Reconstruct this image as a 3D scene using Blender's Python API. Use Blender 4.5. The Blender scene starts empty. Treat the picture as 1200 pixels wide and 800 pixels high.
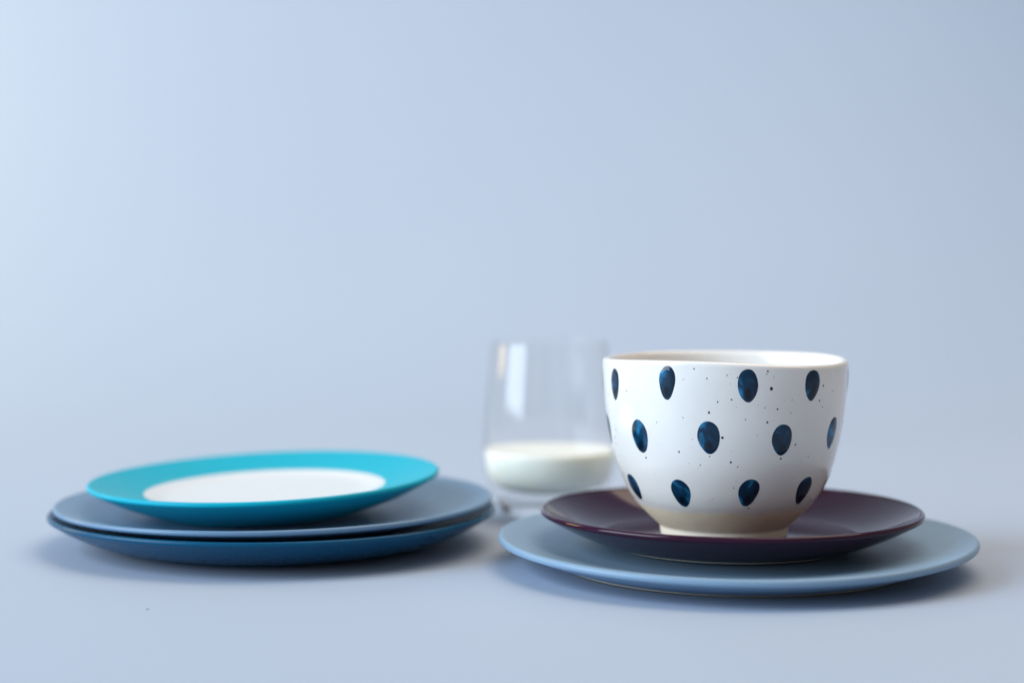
import bpy, bmesh, math, random
from mathutils import Vector

random.seed(7)
scene = bpy.context.scene
col = scene.collection
R = math.radians

# ------------------------------------------------------------------ camera
cam_data = bpy.data.cameras.new("camera")
cam = bpy.data.objects.new("camera", cam_data)
col.objects.link(cam)
cam.location = (0, 0, 0.176)
cam.rotation_euler = (R(90 - 2.81), 0, 0)
cam_data.sensor_width = 36.0
cam_data.lens = 63.0
cam_data.clip_start = 0.02
cam_data.clip_end = 50
cam_data.dof.use_dof = True
cam_data.dof.focus_distance = 0.945
cam_data.dof.aperture_fstop = 2.7
scene.camera = cam

# ------------------------------------------------------------------ world and lamps
world = bpy.data.worlds.new("World")
scene.world = world
world.use_nodes = True
bg = world.node_tree.nodes["Background"]
bg.inputs[0].default_value = (1.0, 0.92, 0.84, 1)
bg.inputs[1].default_value = 0.27


def area_lamp(name, loc, target, sx, sy, power, color):
    d = bpy.data.lights.new(name, 'AREA')
    d.shape = 'RECTANGLE'
    d.size, d.size_y = sx, sy
    d.energy = power
    d.color = color
    o = bpy.data.objects.new(name, d)
    col.objects.link(o)
    o.location = loc
    o.rotation_euler = (Vector(target) - Vector(loc)).to_track_quat('-Z', 'Y').to_euler()
    return o


# cool daylight from a large window on the left, a little towards the viewer
area_lamp("window_light", (-3.95, -0.42, 1.95), (0.1, 1.10, 0.12), 3.3, 3.7, 325.0, (0.76, 0.88, 1.0))
# added warm lamp, no window there: tints the left side of the backdrop
area_lamp("backdrop_tint_light", (-1.75, 1.9, 0.65), (-0.75, 2.45, 0.25), 0.7, 0.9, 13.0, (1.0, 0.72, 0.28))
# warm room light from above, behind and to the right
room = area_lamp("room_light", (0.65, 1.45, 1.95), (0.1, 1.05, 0.0), 2.3, 1.7, 20.5, (1.0, 0.80, 0.61))
room.data.spread = R(138)

scene.view_settings.view_transform = 'Standard'
scene.view_settings.look = 'None'
scene.view_settings.exposure = 0.11
scene.view_settings.gamma = 1.0
scene.view_settings.use_curve_mapping = False
scene.render.engine = 'CYCLES'
scene.cycles.max_bounces = 16
scene.cycles.transmission_bounces = 12
scene.cycles.caustics_refractive = True
scene.cycles.blur_glossy = 0.5

# ------------------------------------------------------------------ materials


def new_mat(name):
    m = bpy.data.materials.new(name)
    m.use_nodes = True
    nt = m.node_tree
    return m, nt, nt.nodes["Principled BSDF"]


def glaze(name, color, rough=0.15, var=0.12, scale=60, coat=0.0, bump=0.02, spec=0.5, rough_var=0.06):
    """fired glaze: base colour with faint mottling, uneven gloss and a very fine ripple"""
    m, nt, b = new_mat(name)
    tc = nt.nodes.new("ShaderNodeTexCoord")
    n1 = nt.nodes.new("ShaderNodeTexNoise")
    n1.inputs["Scale"].default_value = scale
    n1.inputs["Detail"].default_value = 5
    nt.links.new(tc.outputs["Object"], n1.inputs["Vector"])
    mix = nt.nodes.new("ShaderNodeMix")
    mix.data_type = 'RGBA'
    mix.inputs["A"].default_value = (*[c * (1 - var) for c in color], 1)
    mix.inputs["B"].default_value = (*[min(1, c * (1 + var)) for c in color], 1)
    nt.links.new(n1.outputs["Fac"], mix.inputs["Factor"])
    nt.links.new(mix.outputs["Result"], b.inputs["Base Color"])
    n2 = nt.nodes.new("ShaderNodeTexNoise")
    n2.inputs["Scale"].default_value = scale * 2.3
    n2.inputs["Detail"].default_value = 6
    nt.links.new(tc.outputs["Object"], n2.inputs["Vector"])
    mr = nt.nodes.new("ShaderNodeMapRange")
    mr.inputs["To Min"].default_value = max(0.02, rough - rough_var)
    mr.inputs["To Max"].default_value = rough + rough_var
    nt.links.new(n2.outputs["Fac"], mr.inputs["Value"])
    nt.links.new(mr.outputs["Result"], b.inputs["Roughness"])
    b.inputs["Coat Weight"].default_value = coat
    b.inputs["Coat Roughness"].default_value = 0.06
    b.inputs["Specular IOR Level"].default_value = spec
    bp = nt.nodes.new("ShaderNodeBump")
    bp.inputs["Strength"].default_value = bump
    bp.inputs["Distance"].default_value = 0.002
    nt.links.new(n1.outputs["Fac"], bp.inputs["Height"])
    nt.links.new(bp.outputs["Normal"], b.inputs["Normal"])
    return m


def paper_mat():
    m, nt, b = new_mat("pale_blue_paper")
    tc = nt.nodes.new("ShaderNodeTexCoord")
    n1 = nt.nodes.new("ShaderNodeTexNoise")
    n1.inputs["Scale"].default_value = 700
    n1.inputs["Detail"].default_value = 4
    n2 = nt.nodes.new("ShaderNodeTexNoise")
    n2.inputs["Scale"].default_value = 2.2
    n2.inputs["Detail"].default_value = 3
    for n in (n1, n2):
        nt.links.new(tc.outputs["Object"], n.inputs["Vector"])
    mix = nt.nodes.new("ShaderNodeMix")
    mix.data_type = 'RGBA'
    mix.inputs["A"].default_value = (0.345, 0.436, 0.580, 1)
    mix.inputs["B"].default_value = (0.367, 0.456, 0.597, 1)
    nt.links.new(n2.outputs["Fac"], mix.inputs["Factor"])
    nt.links.new(mix.outputs["Result"], b.inputs["Base Color"])
    b.inputs["Roughness"].default_value = 0.62
    b.inputs["Specular IOR Level"].default_value = 0.3
    bp = nt.nodes.new("ShaderNodeBump")
    bp.inputs["Strength"].default_value = 0.12
    bp.inputs["Distance"].default_value = 0.0004
    nt.links.new(n1.outputs["Fac"], bp.inputs["Height"])
    nt.links.new(bp.outputs["Normal"], b.inputs["Normal"])
    return m


def spot_mat():
    """cobalt brush dab: pigment pooled dark in places, thin and bluer elsewhere"""
    m, nt, b = new_mat("cobalt_brush_glaze")
    uv = nt.nodes.new("ShaderNodeUVMap")
    oi = nt.nodes.new("ShaderNodeObjectInfo")
    add = nt.nodes.new("ShaderNodeVectorMath")
    add.operation = 'ADD'
    sc = nt.nodes.new("ShaderNodeMath")
    sc.operation = 'MULTIPLY'
    sc.inputs[1].default_value = 37.0
    nt.links.new(oi.outputs["Random"], sc.inputs[0])
    nt.links.new(uv.outputs["UV"], add.inputs[0])
    nt.links.new(sc.outputs[0], add.inputs[1])
    n1 = nt.nodes.new("ShaderNodeTexNoise")
    n1.inputs["Scale"].default_value = 1.5
    n1.inputs["Detail"].default_value = 2.5
    n1.inputs["Distortion"].default_value = 0.5
    nt.links.new(add.outputs[0], n1.inputs["Vector"])
    # pooled pigment low in the dab
    sub = nt.nodes.new("ShaderNodeVectorMath")
    sub.operation = 'DISTANCE'
    sub.inputs[1].default_value = (0.5, 0.26, 0)
    nt.links.new(uv.outputs["UV"], sub.inputs[0])
    mr = nt.nodes.new("ShaderNodeMapRange")
    mr.interpolation_type = 'SMOOTHSTEP'
    mr.inputs["From Min"].default_value = 0.07
    mr.inputs["From Max"].default_value = 0.24
    mr.inputs["To Min"].default_value = 0.26
    mr.inputs["To Max"].default_value = 0.0
    nt.links.new(sub.outputs["Value"], mr.inputs["Value"])
    fac = nt.nodes.new("ShaderNodeMath")
    fac.operation = 'SUBTRACT'
    nt.links.new(n1.outputs["Fac"], fac.inputs[0])
    nt.links.new(mr.outputs["Result"], fac.inputs[1])
    cr = nt.nodes.new("ShaderNodeValToRGB")
    e = cr.color_ramp.elements
    e[0].position, e[0].color = 0.22, (0.002, 0.007, 0.014, 1)
    e[1].position, e[1].color = 0.68, (0.016, 0.17, 0.35, 1)
    k = e.new(0.53)
    k.color = (0.003, 0.031, 0.075, 1)
    nt.links.new(fac.outputs[0], cr.inputs["Fac"])
    nt.links.new(cr.outputs["Color"], b.inputs["Base Color"])
    b.inputs["Roughness"].default_value = 0.10
    b.inputs["Specular IOR Level"].default_value = 0.32
    return m


def glass_mat():
    """thick glass of the base: refracting"""
    m, nt, b = new_mat("clear_glass_base")
    b.inputs["Base Color"].default_value = (0.985, 0.995, 0.99, 1)
    b.inputs["Roughness"].default_value = 0.0
    b.inputs["IOR"].default_value = 1.48
    b.inputs["Transmission Weight"].default_value = 1.0
    return m


def thin_glass_mat():
    """wall of the glass, thin enough to let light straight through: clear with a Fresnel gloss"""
    m, nt, b = new_mat("clear_glass_wall")
    out = nt.nodes["Material Output"]
    tr = nt.nodes.new("ShaderNodeBsdfTransparent")
    tr.inputs["Color"].default_value = (1.0, 1.0, 1.0, 1)
    gs = nt.nodes.new("ShaderNodeBsdfGlossy")
    gs.inputs["Roughness"].default_value = 0.015
    fr = nt.nodes.new("ShaderNodeFresnel")
    fr.inputs["IOR"].default_value = 1.45
    # the Fresnel node inverts the index on back faces; the wall is a thin sheet, so keep one side's curve
    geo = nt.nodes.new("ShaderNodeNewGeometry")
    ior = nt.nodes.new("ShaderNodeMapRange")
    ior.inputs["To Min"].default_value = 1.38
    ior.inputs["To Max"].default_value = 1 / 1.38
    nt.links.new(geo.outputs["Backfacing"], ior.inputs["Value"])
    nt.links.new(ior.outputs["Result"], fr.inputs["IOR"])
    mx = nt.nodes.new("ShaderNodeMixShader")
    nt.links.new(fr.outputs["Fac"], mx.inputs["Fac"])
    nt.links.new(tr.outputs[0], mx.inputs[1])
    nt.links.new(gs.outputs[0], mx.inputs[2])
    nt.links.new(mx.outputs[0], out.inputs["Surface"])
    return m


def milk_mat():
    m, nt, b = new_mat("milk")
    b.inputs["Base Color"].default_value = (0.85, 0.91, 0.85, 1)
    b.inputs["Roughness"].default_value = 0.25
    b.inputs["Subsurface Weight"].default_value = 0.6
    b.inputs["Subsurface Radius"].default_value = (1.0, 0.8, 0.5)
    b.inputs["Subsurface Scale"].default_value = 0.006
    return m


M_PAPER = paper_mat()
M_LIGHT_BLUE = glaze("pale_blue_satin_glaze", (0.185, 0.305, 0.445), rough=0.38, var=0.03, scale=35, bump=0.01, spec=0.35)
M_PLUM = glaze("plum_gloss_glaze", (0.028, 0.0065, 0.023), rough=0.08, var=0.1, scale=25, bump=0.006, rough_var=0.02, spec=0.22)
M_NAVY = glaze("deep_blue_glaze", (0.001, 0.072, 0.160), rough=0.28, var=0.06, scale=30, bump=0.01, spec=0.17)
M_SLATE = glaze("slate_blue_glaze", (0.112, 0.225, 0.37), rough=0.33, var=0.03, scale=35, bump=0.01, spec=0.35)
M_TEAL = glaze("turquoise_glaze", (0.001, 0.37, 0.52), rough=0.40, var=0.02, scale=30, bump=0.008, spec=0.13)
M_WHITE_WELL = glaze("white_well_glaze", (0.63, 0.68, 0.73), rough=0.3, var=0.02, scale=30, bump=0.008, spec=0.4)
M_FOOT = glaze("unglazed_pale_foot", (0.42, 0.40, 0.36), rough=0.65, var=0.12, scale=200, rough_var=0.1)
M_BOWL = glaze("speckled_white_glaze", (0.735, 0.74, 0.735), rough=0.16, var=0.06, scale=40, coat=0.25, bump=0.05)
M_CLAY = glaze("bare_cream_clay", (0.86, 0.76, 0.58), rough=0.5, var=0.10, scale=90, bump=0.12, rough_var=0.1)
def soften_clay(m):
    """the white glaze thins out unevenly over the clay near the top of the band"""
    nt = m.node_tree
    b = nt.nodes["Principled BSDF"]
    src = b.inputs["Base Color"].links[0].from_socket
    tc = nt.nodes.new("ShaderNodeTexCoord")
    sx = nt.nodes.new("ShaderNodeSeparateXYZ")
    nt.links.new(tc.outputs["Object"], sx.inputs[0])
    nz = nt.nodes.new("ShaderNodeTexNoise")
    nz.inputs["Scale"].default_value = 55
    nz.inputs["Detail"].default_value = 3
    nt.links.new(tc.outputs["Object"], nz.inputs["Vector"])
    ad = nt.nodes.new("ShaderNodeMath")
    ad.operation = 'MULTIPLY_ADD'
    ad.inputs[1].default_value = 0.005
    nt.links.new(nz.outputs["Fac"], ad.inputs[0])
    nt.links.new(sx.outputs["Z"], ad.inputs[2])
    mr = nt.nodes.new("ShaderNodeMapRange")
    mr.interpolation_type = 'SMOOTHSTEP'
    mr.inputs["From Min"].default_value = 0.0190
    mr.inputs["From Max"].default_value = 0.0232
    nt.links.new(ad.outputs[0], mr.inputs["Value"])
    mx = nt.nodes.new("ShaderNodeMix")
    mx.data_type = 'RGBA'
    mx.inputs["B"].default_value = (0.735, 0.74, 0.735, 1)
    nt.links.new(mr.outputs["Result"], mx.inputs["Factor"])
    nt.links.new(src, mx.inputs["A"])
    nt.links.new(mx.outputs["Result"], b.inputs["Base Color"])


soften_clay(M_CLAY)
M_FOOTCLAY = glaze("pale_clay_foot", (0.86, 0.80, 0.68), rough=0.5, var=0.08, scale=90, bump=0.1)
M_SPOT = spot_mat()
M_SPECK = glaze("iron_speckle", (0.012, 0.012, 0.014), rough=0.25, var=0.2, scale=300)
M_GLASS = glass_mat()
M_THIN = thin_glass_mat()
M_MILK = milk_mat()

# ------------------------------------------------------------------ helpers


def link(name, me, mat, parent=None, smooth=True):
    o = bpy.data.objects.new(name, me)
    col.objects.link(o)
    if mat:
        me.materials.append(mat)
    if smooth:
        me.polygons.foreach_set("use_smooth", [True] * len(me.polygons))
    if parent:
        o.parent = parent
    return o


def thing(name, label, cat, loc, rot=(0, 0, 0), group=None):
    o = bpy.data.objects.new(name, None)
    o.empty_display_size = 0.02
    col.objects.link(o)
    o.location = loc
    o.rotation_euler = rot
    o["label"] = label
    o["category"] = cat
    if group:
        o["group"] = group
    return o


def spline(pts, n=6):
    """Catmull-Rom through the profile points"""
    out = []
    P = [Vector(p) for p in pts]
    for i in range(len(P) - 1):
        p0 = P[i - 1] if i > 0 else P[i] * 2 - P[i + 1]
        p1, p2 = P[i], P[i + 1]
        p3 = P[i + 2] if i + 2 < len(P) else P[i + 1] * 2 - P[i]
        for k in range(n):
            t = k / n
            q = 0.5 * ((2 * p1) + (p2 - p0) * t + (2 * p0 - 5 * p1 + 4 * p2 - p3) * t * t + (3 * p1 - p0 - 3 * p2 + p3) * t ** 3)
            out.append((max(0.0, q.x), q.y))
    out.append(tuple(P[-1]))
    return out


def lathe(name, prof, mat, parent=None, seg=160, wobble=None):
    verts, faces = [], []
    rows = []
    for (r, z) in prof:
        if r < 1e-6:
            rows.append([len(verts)])
            verts.append((0, 0, z))
        else:
            row = []
            for s in range(seg):
                a = 2 * math.pi * s / seg
                rr, zz = (r, z) if wobble is None else wobble(r, z, a)
                row.append(len(verts))
                verts.append((rr * math.cos(a), rr * math.sin(a), zz))
            rows.append(row)
    for A, B in zip(rows[:-1], rows[1:]):
        for s in range(seg):
            t = (s + 1) % seg
            if len(A) == 1 and len(B) == 1:
                break
            if len(A) == 1:
                faces.append((A[0], B[s], B[t]))
            elif len(B) == 1:
                faces.append((A[s], B[0], A[t]))
            else:
                faces.append((A[s], B[s], B[t], A[t]))
    me = bpy.data.meshes.new(name)
    me.from_pydata(verts, [], faces)
    bm = bmesh.new()
    bm.from_mesh(me)
    bmesh.ops.recalc_face_normals(bm, faces=bm.faces)
    bm.to_mesh(me)
    bm.free()
    return link(name, me, mat, parent)


# ------------------------------------------------------------------ seamless paper sweep: table and background in one sheet
def backdrop():
    prof = []
    for i in range(30):
        prof.append((-0.35 + (1.8 + 0.35) * i / 29, 0.0))
    rad = 1.0
    for i in range(1, 25):
        a = (math.pi / 2) * i / 24
        prof.append((1.8 + rad * math.sin(a), rad - rad * math.cos(a)))
    for i in range(1, 15):
        prof.append((1.8 + rad, rad + 1.3 * i / 14))
    nx = 41
    W = 1.45
    verts, faces = [], []
    for (y, z) in prof:
        for i in range(nx):
            verts.append((-W + 2 * W * i / (nx - 1), y, z))
    for j in range(len(prof) - 1):
        for i in range(nx - 1):
            a = j * nx + i
            faces.append((a, a + 1, a + nx + 1, a + nx))
    me = bpy.data.meshes.new("paper_backdrop")
    me.from_pydata(verts, [], faces)
    o = link("paper_backdrop", me, M_PAPER)
    o["kind"] = "structure"
    o["label"] = "seamless pale blue paper sweep forming table and background"
    return o


backdrop()


# ------------------------------------------------------------------ plates
def plate_profiles(Rr, H, w, t, rw, p, rf, fh=0.0012, fw=0.0045, under=0.0, pu=1.5):
    """inner face centre -> rim, rim -> outer foot edge, foot ring, inside of foot -> centre"""
    rt = Rr - t * 0.5
    n = 26
    top = [(0, w), (rw * 0.35, w - 0.0001), (rw * 0.7, w), (rw * 0.93, w + 0.00003)]
    for i in range(1, n + 1):
        u = i / n
        top.append((rw + (rt - rw) * u, w + (H - w) * u ** p))
    # slope of the inner face at the lip, so that the round follows it
    sl = math.atan2((H - w) * p, (rt - rw))
    cx, cz = rt + 0.5 * t * math.sin(sl) * 0.5, H - 0.5 * t * math.cos(sl)
    rim = []
    for i in range(1, 13):
        a = math.pi / 2 + sl - math.pi * i / 12
        rim.append((cx + 0.5 * t * math.cos(a), cz + 0.5 * t * math.sin(a)))
    ro = rf + fw * 0.5
    ex, ez = rim[-1]
    und = []
    for i in range(1, n + 1):
        u = 1 - i / n
        und.append((ro + (ex - ro) * u, fh + under + (ez - fh - under) * u ** pu))
    foot = [und[-1], (ro - 0.0004, fh * 0.4), (ro - 0.0009, 0.0004), (ro - 0.0016, 0.0), (rf - fw * 0.5 + 0.0012, 0.0), (rf - fw * 0.5 + 0.0004, 0.0006), (rf - fw * 0.5, fh)]
    base = [foot[-1], (rf * 0.7, fh + 0.0003), (rf * 0.3, fh + 0.0003), (0, fh + 0.0003)]
    return top, rim, und, foot, base


def make_plate(name, label, cat, loc, rot, mat, dims, group=None, well=None, foot_mat=None, warp=0.0):
    root = thing(name, label, cat, loc, rot, group)
    top, rim, und, foot, base = plate_profiles(**dims)
    ph = random.uniform(0, 6)

    def wob(r, z, a):
        k = (r / dims["Rr"]) ** 3
        return r * (1 + 0.0012 * k * math.sin(2 * a + ph)), z + warp * k * math.cos(2 * a) + 0.00025 * k * math.sin(2 * a + ph * 2) + 0.00012 * k * math.sin(3 * a + ph)

    if well is None:
        lathe("plate_body", top + rim + und, mat, root, wobble=wob)
    else:
        inner, outer = [], []
        zt = lambda r: [z0 + (z1 - z0) * (r - r0) / (r1 - r0) for (r0, z0), (r1, z1) in zip(top[:-1], top[1:]) if r0 <= r <= r1][0]
        inner = [q for q in top if q[0] < well] + [(well, zt(well))]
        outer = [(well, zt(well))] + [q for q in top if q[0] > well]
        lathe("plate_body", outer + rim + und, mat, root, wobble=wob)
        wl = lathe("white_well", inner, M_WHITE_WELL, root, wobble=wob)
        wl["label"] = "round white glazed centre of the turquoise plate"
    f = lathe("foot_ring", foot, foot_mat or M_FOOT, root)
    lathe("underside", base, mat, root)
    return root


XR, YR = 0.1262, 1.007      # right-hand stack
XL, YL = -0.1447, 1.087       # left-hand stack

make_plate("dinner_plate", "pale blue satin dinner plate lying under the plum plate", "plate",
           (XR, YR, 0.0011), (R(0.45), 0, 0), M_LIGHT_BLUE,
           dict(Rr=0.1337, H=0.0165, w=0.0100, t=0.0042, rw=0.085, p=1.6, rf=0.097, under=0.0003, pu=1.1), warp=0.001)
make_plate("side_plate", "glossy dark plum side plate carrying the dotted bowl", "plate",
           (0.1235, YR, 0.0112), (0, 0, 0.4), M_PLUM,
           dict(Rr=0.107, H=0.0212, w=0.0062, t=0.0036, rw=0.071, p=1.35, rf=0.0625, under=0.0003, pu=1.45))
make_plate("dinner_plate", "deep blue dinner plate at the bottom of the three plate stack", "plate",
           (XL, YL, 0.0008), (0, R(-0.25), 0.9), M_NAVY,
           dict(Rr=0.1345, H=0.0210, w=0.0080, t=0.0032, rw=0.080, p=1.5, rf=0.088, under=0.0003, pu=1.7), foot_mat=M_NAVY)
make_plate("dinner_plate", "slate blue dinner plate between the deep blue and turquoise plates", "plate",
           (XL + 0.001, YL, 0.0104), (0, R(-0.7), 0.3), M_SLATE,
           dict(Rr=0.1318, H=0.0172, w=0.0085, t=0.0032, rw=0.078, p=1.5, rf=0.070, under=0.0003, pu=1.5), foot_mat=M_SLATE)
make_plate("side_plate", "turquoise side plate with white centre topping the stack", "plate",
           (XL - 0.005, YL - 0.002, 0.0212), (R(1.3), R(-1.8), 0.0), M_TEAL,
           dict(Rr=0.1058, H=0.0208, w=0.0106, t=0.0032, rw=0.060, p=1.15, rf=0.062, under=0.0003, pu=1.4), well=0.0728, foot_mat=M_TEAL)

# ------------------------------------------------------------------ dotted bowl
BX, BY, BZ = 0.1197, YR, 0.0175
OUT = [(35.3, 0), (35.7, 3.0), (36.1, 5.6), (37.3, 7.0), (40.9, 10.4), (44.8, 14.2), (48.5, 18.2), (51.9, 22.4), (54.9, 27.4), (57.7, 33.4), (60.0, 39.2), (61.8, 45.2),
       (64.4, 56.2), (66.2, 67.2), (67.3, 78.2), (68.2, 90.2), (68.55, 97.5)]
OUT = [(r / 1000, z / 1000) for r, z in OUT]
ZS = 0.0022                   # the foot lifts everything painted above it by this much
OUTS = spline(OUT, 5)


def bowl_r(z):
    for (r0, z0), (r1, z1) in zip(OUTS[:-1], OUTS[1:]):
        if z0 <= z <= z1:
            return r0 + (r1 - r0) * (z - z0) / max(1e-9, z1 - z0)
    return OUTS[-1][0]


def bowl_wob(r, z, a):
    k = (z / 0.098) ** 2
    return r * (1 + 0.002 * k * math.sin(2 * a + 0.7) + 0.0008 * math.sin(z * 180 + 1.3 * math.sin(a))), z + 0.0008 * k * math.sin(a * 2 - 0.4) + 0.0005 * k * math.sin(3 * a + 1) - 0.0004 * k * math.cos(a)


bowl = thing("bowl", "white stoneware bowl with dark blue painted drops and black speckles, on the plum plate", "bowl", (BX, BY, BZ))
ZB1, ZB2 = 0.0066, 0.0215     # foot / bare clay / white glaze borders
split = lambda lo, hi: [q for q in OUTS if lo < q[1] < hi]
lip = [(68.55, 95.6), (68.5, 96.6), (68.1, 97.5), (67.2, 98.0), (66.0, 98.05), (65.0, 97.6), (64.4, 96.6), (64.0, 95)]
lip = [(r / 1000, z / 1000 + ZS) for r, z in lip]
inside = spline([(r, z + ZS) for r, z in [(0.0640, 0.095), (0.0633, 0.080), (0.0616, 0.062), (0.0585, 0.046), (0.0535, 0.031), (0.045, 0.019), (0.033, 0.0115), (0.018, 0.0082), (0.0, 0.0075)]], 5)
body = lathe("bowl_body", [(bowl_r(ZB2), ZB2)] + split(ZB2, 1) + lip + inside[1:], M_BOWL, bowl, seg=192, wobble=bowl_wob)
cb = lathe("clay_band", [(bowl_r(ZB1), ZB1)] + split(ZB1, ZB2) + [(bowl_r(ZB2), ZB2)], M_CLAY, bowl, seg=192, wobble=bowl_wob)
cb["label"] = "unglazed cream clay band above the foot"
lathe("foot", [(0.030, 0.0012), (0.0305, 0.0), (0.0348, 0.0), (0.0353, 0.0006)] + split(0.001, ZB1) + [(bowl_r(ZB1) - 0.0002, ZB1)], M_FOOTCLAY, bowl, seg=160)


def on_bowl(az, s, zc, off):
    """point on the bowl: azimuth az from the front, s = slant distance up from height zc"""
    z = zc
    steps = 8
    for _ in range(steps):
        d = s / steps
        dr = (bowl_r(z + 0.0005) - bowl_r(z - 0.0005)) / 0.001
        z += d / math.sqrt(1 + dr * dr)
    dr = (bowl_r(z + 0.0006) - bowl_r(z - 0.0006)) / 0.0012
    a = az - math.pi / 2
    r, zz = bowl_wob(bowl_r(z), z, a)
    nn = 1 / math.sqrt(1 + dr * dr)
    r += off * nn
    zz -= off * dr * nn
    return Vector((r * math.cos(a), r * math.sin(a), zz))


def drop(az, z, w, h, lean, seed):
    rnd = random.Random(seed)
    nr, ns = 7, 36
    ph = [rnd.uniform(0, 6.28) for _ in range(3)]
    verts, faces, uvs = [], [], []

    def pt(rho, th):
        # egg: broad and round above, drawn to a blunt point below
        y = math.sin(th)
        x = math.cos(th)
        wid = 1.0 - 0.17 * (0.5 - 0.5 * y) - (0.10 * (1 - y) ** 2 / 4)
        j = 1 + 0.025 * math.sin(2 * th + ph[0]) + 0.018 * math.sin(3 * th + ph[1]) + 0.010 * math.sin(5 * th + ph[2])
        return x * wid * j * rho, y * j * rho
    for i in range(nr + 1):
        rho = i / nr
        off = 0.00042 * (1 - rho ** 4) - 0.00008 * (rho > 0.99) + 0.00003
        for k in range(1 if i == 0 else ns):
            th = 2 * math.pi * k / ns
            u, v = pt(rho, th)
            x, y = u * w / 2, v * h / 2
            xl = x + lean * y
            rr = bowl_r(z)
            verts.append(on_bowl(az + xl / rr, y, z, off))
            uvs.append((0.5 + 0.5 * u, 0.5 + 0.5 * v))
    for k in range(ns):
        faces.append((0, 1 + k, 1 + (k + 1) % ns))
    for i in range(1, nr):
        for k in range(ns):
            a = 1 + (i - 1) * ns
            b = a + ns
            faces.append((a + k, b + k, b + (k + 1) % ns, a + (k + 1) % ns))
    me = bpy.data.meshes.new("painted_drop")
    me.from_pydata([tuple(v) for v in verts], [], faces)
    ul = me.uv_layers.new(name="UVMap")
    for lp in me.loops:
        ul.data[lp.index].uv = uvs[lp.vertex_index]
    link("painted_drop", me, M_SPOT, bowl)


rows = [
    ([(-68.2, 84.5), (-33.2, 86.6), (3.6, 86.5), (36.4, 87.4)], 86.0, 11.6, 18.4, 47, 29),
    ([(-51.0, 57.1), (-13.9, 58.5), (21.2, 57.8), (56.1, 59.4)], 58.0, 13.0, 18.6, 36, 36),
    ([(-68.3, 27.3), (-30.8, 27.2), (6.5, 28.7), (42.7, 28.1)], 28.0, 12.8, 17.4, 36, 36),
]
sd = 1
for seen, zc, w, h, g0, g1 in rows:
    all_d = list(seen) + [(seen[-1][0] + g0 + (360 - g0 - g1 - seen[-1][0] + seen[0][0]) * (k - 1) / 5, zc + random.uniform(-1.2, 1.2)) for k in range(1, 7)]
    for i, (az, z) in enumerate(all_d):
        drop(R(az), z / 1000 + ZS, w / 1000 * random.uniform(0.94, 1.06), h / 1000 * random.uniform(0.97, 1.03), random.uniform(-0.08, 0.08), sd)
        sd += 1

SPECKS = [(14.4, 85.5, 0.6), (-3.6, 79.1, 0.3), (-9.8, 77.6, 0.26), (-13.7, 71.9, 0.37), (-14.5, 89.6, 0.3), (-20.3, 94.3, 0.26),
          (17.7, 74.6, 0.34), (13.1, 67.5, 0.34), (2.8, 68.8, 0.22), (24.7, 72.7, 0.22), (12.5, 94.6, 0.3), (12.1, 93.2, 0.19),
          (-7.6, 58.9, 0.48), (28.9, 55.1, 0.34), (21.6, 47.7, 0.34), (-48.9, 45.8, 0.34), (-28.8, 50.4, 0.34), (-3.5, 45.8, 0.34),
          (-0.1, 43.4, 0.22), (-13.7, 48.6, 0.26), (-39.6, 65.5, 0.22), (-25.8, 68.7, 0.22), (-58.0, 81.2, 0.26), (-72.5, 59.0, 0.22),
          (43.7, 86.8, 0.37), (41.7, 78.7, 0.37), (44.3, 75.1, 0.22), (51.6, 83.3, 0.22), (38.6, 47.9, 0.22), (-1.7, 31.7, 0.22),
          (7.8, 19.9, 0.3), (-18.5, 43.9, 0.19), (25.0, 79.6, 0.19), (-1.2, 90.7, 0.22), (-5.7, 91.7, 0.19), (11.6, 75.3, 0.19),
          (-25.3, 88.6, 0.15), (15.4, 91.5, 0.15), (8.5, 60.5, 0.15), (33.5, 45.4, 0.15), (-13.2, 25.3, 0.15)]
for _ in range(90):
    SPECKS.append((random.uniform(70, 285), random.uniform(20, 94), random.choice((0.15, 0.2, 0.25, 0.3, 0.4))))
for _ in range(45):
    SPECKS.append((random.uniform(-75, 65), random.uniform(20, 94), random.uniform(0.06, 0.12)))
verts, faces = [], []
for (az, z, rad) in SPECKS:
    b0 = len(verts)
    rad *= 1.55 / 1000
    z = z / 1000 + ZS
    verts.append(tuple(on_bowl(R(az), 0, z, 0.00014)))
    st = random.uniform(0.8, 1.25)
    for ring, (k, off) in enumerate(((0.7, 0.00011), (1.0, 0.00002))):
        for i in range(10):
            t = 2 * math.pi * i / 10
            jj = 1 + random.uniform(-0.12, 0.12)
            verts.append(tuple(on_bowl(R(az) + k * rad * jj * math.cos(t) / bowl_r(z), k * rad * jj * st * math.sin(t), z, off)))
    for i in range(10):
        j = (i + 1) % 10
        faces.append((b0, b0 + 1 + i, b0 + 1 + j))
        faces.append((b0 + 1 + i, b0 + 11 + i, b0 + 11 + j, b0 + 1 + j))
me = bpy.data.meshes.new("iron_speckles")
me.from_pydata(verts, [], faces)
sp = link("iron_speckles", me, M_SPECK, bowl)
sp["kind"] = "stuff"

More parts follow.
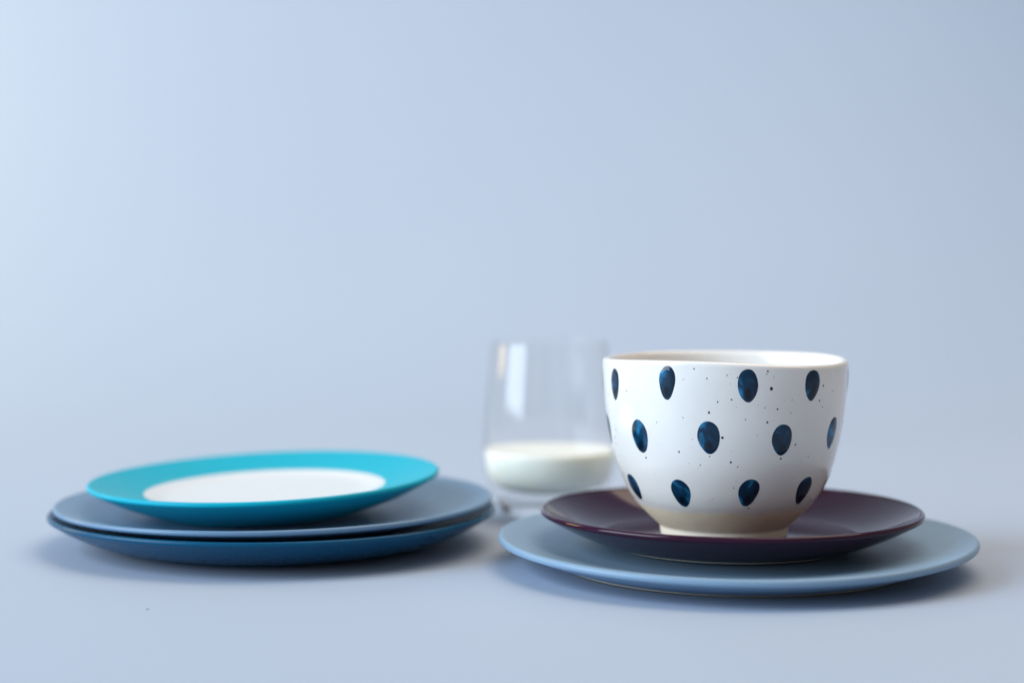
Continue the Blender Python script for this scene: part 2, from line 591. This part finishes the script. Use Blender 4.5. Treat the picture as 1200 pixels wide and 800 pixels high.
# ------------------------------------------------------------------ drinking glass and milk
GX, GY = 0.0252, 1.20
g_out = [(0.0, 0.0012), (0.020, 0.0011), (0.0245, 0.0004), (0.0275, 0.0), (0.0305, 0.0016), (0.0345, 0.0068), (0.0390, 0.0150), (0.0424, 0.0240),
         (0.0442, 0.0340), (0.0447, 0.0440), (0.0444, 0.0560), (0.0434, 0.0720), (0.0420, 0.0880), (0.0402, 0.1040), (0.0388, 0.1160)]
g_in = [(0.0374, 0.1160), (0.0388, 0.1040), (0.0406, 0.0880), (0.0420, 0.0720), (0.0430, 0.0560), (0.0433, 0.0440), (0.0427, 0.0340),
        (0.0411, 0.0272), (0.0376, 0.0217), (0.0305, 0.0180), (0.018, 0.0164), (0.0, 0.0160)]
go = spline(g_out, 5)
gi = spline(g_in, 5)
glip = [(0.03878, 0.1166), (0.03845, 0.1171), (0.0381, 0.11725), (0.03775, 0.1171), (0.03745, 0.1166)]
gl = thing("drinking_glass", "clear rounded drinking glass part filled with milk, behind the plates", "glass", (GX, GY, 0.0006))
ZT = 0.0104                   # above this the wall is thin
lathe("glass_wall", [q for q in go if q[1] > ZT] + glip + [q for q in gi if q[1] > ZT + 0.0003], M_THIN, gl, seg=128)
zo = [q for q in go if q[1] <= ZT]
lathe("glass_base", zo + [(zo[-1][0] - 0.0008, zo[-1][1] + 0.0002), (0.020, zo[-1][1] + 0.0002), (0.0, zo[-1][1] + 0.0002)], M_GLASS, gl, seg=128)

MZ = 0.0432


def gin_r(z):
    for (r0, z0), (r1, z1) in zip(gi[:-1], gi[1:]):
        if z1 <= z <= z0:
            return r0 + (r1 - r0) * (z - z0) / min(-1e-9, z1 - z0)
    return gi[0][0]


e = 0.00012
mp = [(0.0, MZ), (0.030, MZ), (0.040, MZ + 0.00005), (gin_r(MZ) - 0.0012, MZ + 0.0002), (gin_r(MZ) - 0.0004, MZ + 0.0006), (gin_r(MZ) + e, MZ + 0.0011)]
mp += [(r + e if r > 0.001 else 0.0, z - e * 0.8) for r, z in gi if z < MZ]
milk = lathe("milk", mp, M_MILK, None, seg=128)
milk.location = (GX, GY, 0.0006)
milk["label"] = "creamy white milk filling the lower third of the glass"
milk["category"] = "milk"

# ------------------------------------------------------------------ a crumb on the paper
rc = random.Random(3)
bm = bmesh.new()
bmesh.ops.create_icosphere(bm, subdivisions=2, radius=0.00042)
for v in bm.verts:
    v.co *= 1 + rc.uniform(-0.25, 0.25)
    v.co.x *= 1.3
    v.co.z = v.co.z * 0.6 + 0.0002
me = bpy.data.meshes.new("crumb")
bm.to_mesh(me)
bm.free()
M_CRUMB = glaze("dark_crumb", (0.06, 0.05, 0.05), rough=0.7, var=0.3, scale=900)
cr = link("crumb", me, M_CRUMB)
cr.location = (-0.1806, 0.88, 0.0)
cr["label"] = "tiny dark crumb on the bare paper beside the three stacked plates"
cr["category"] = "crumb"
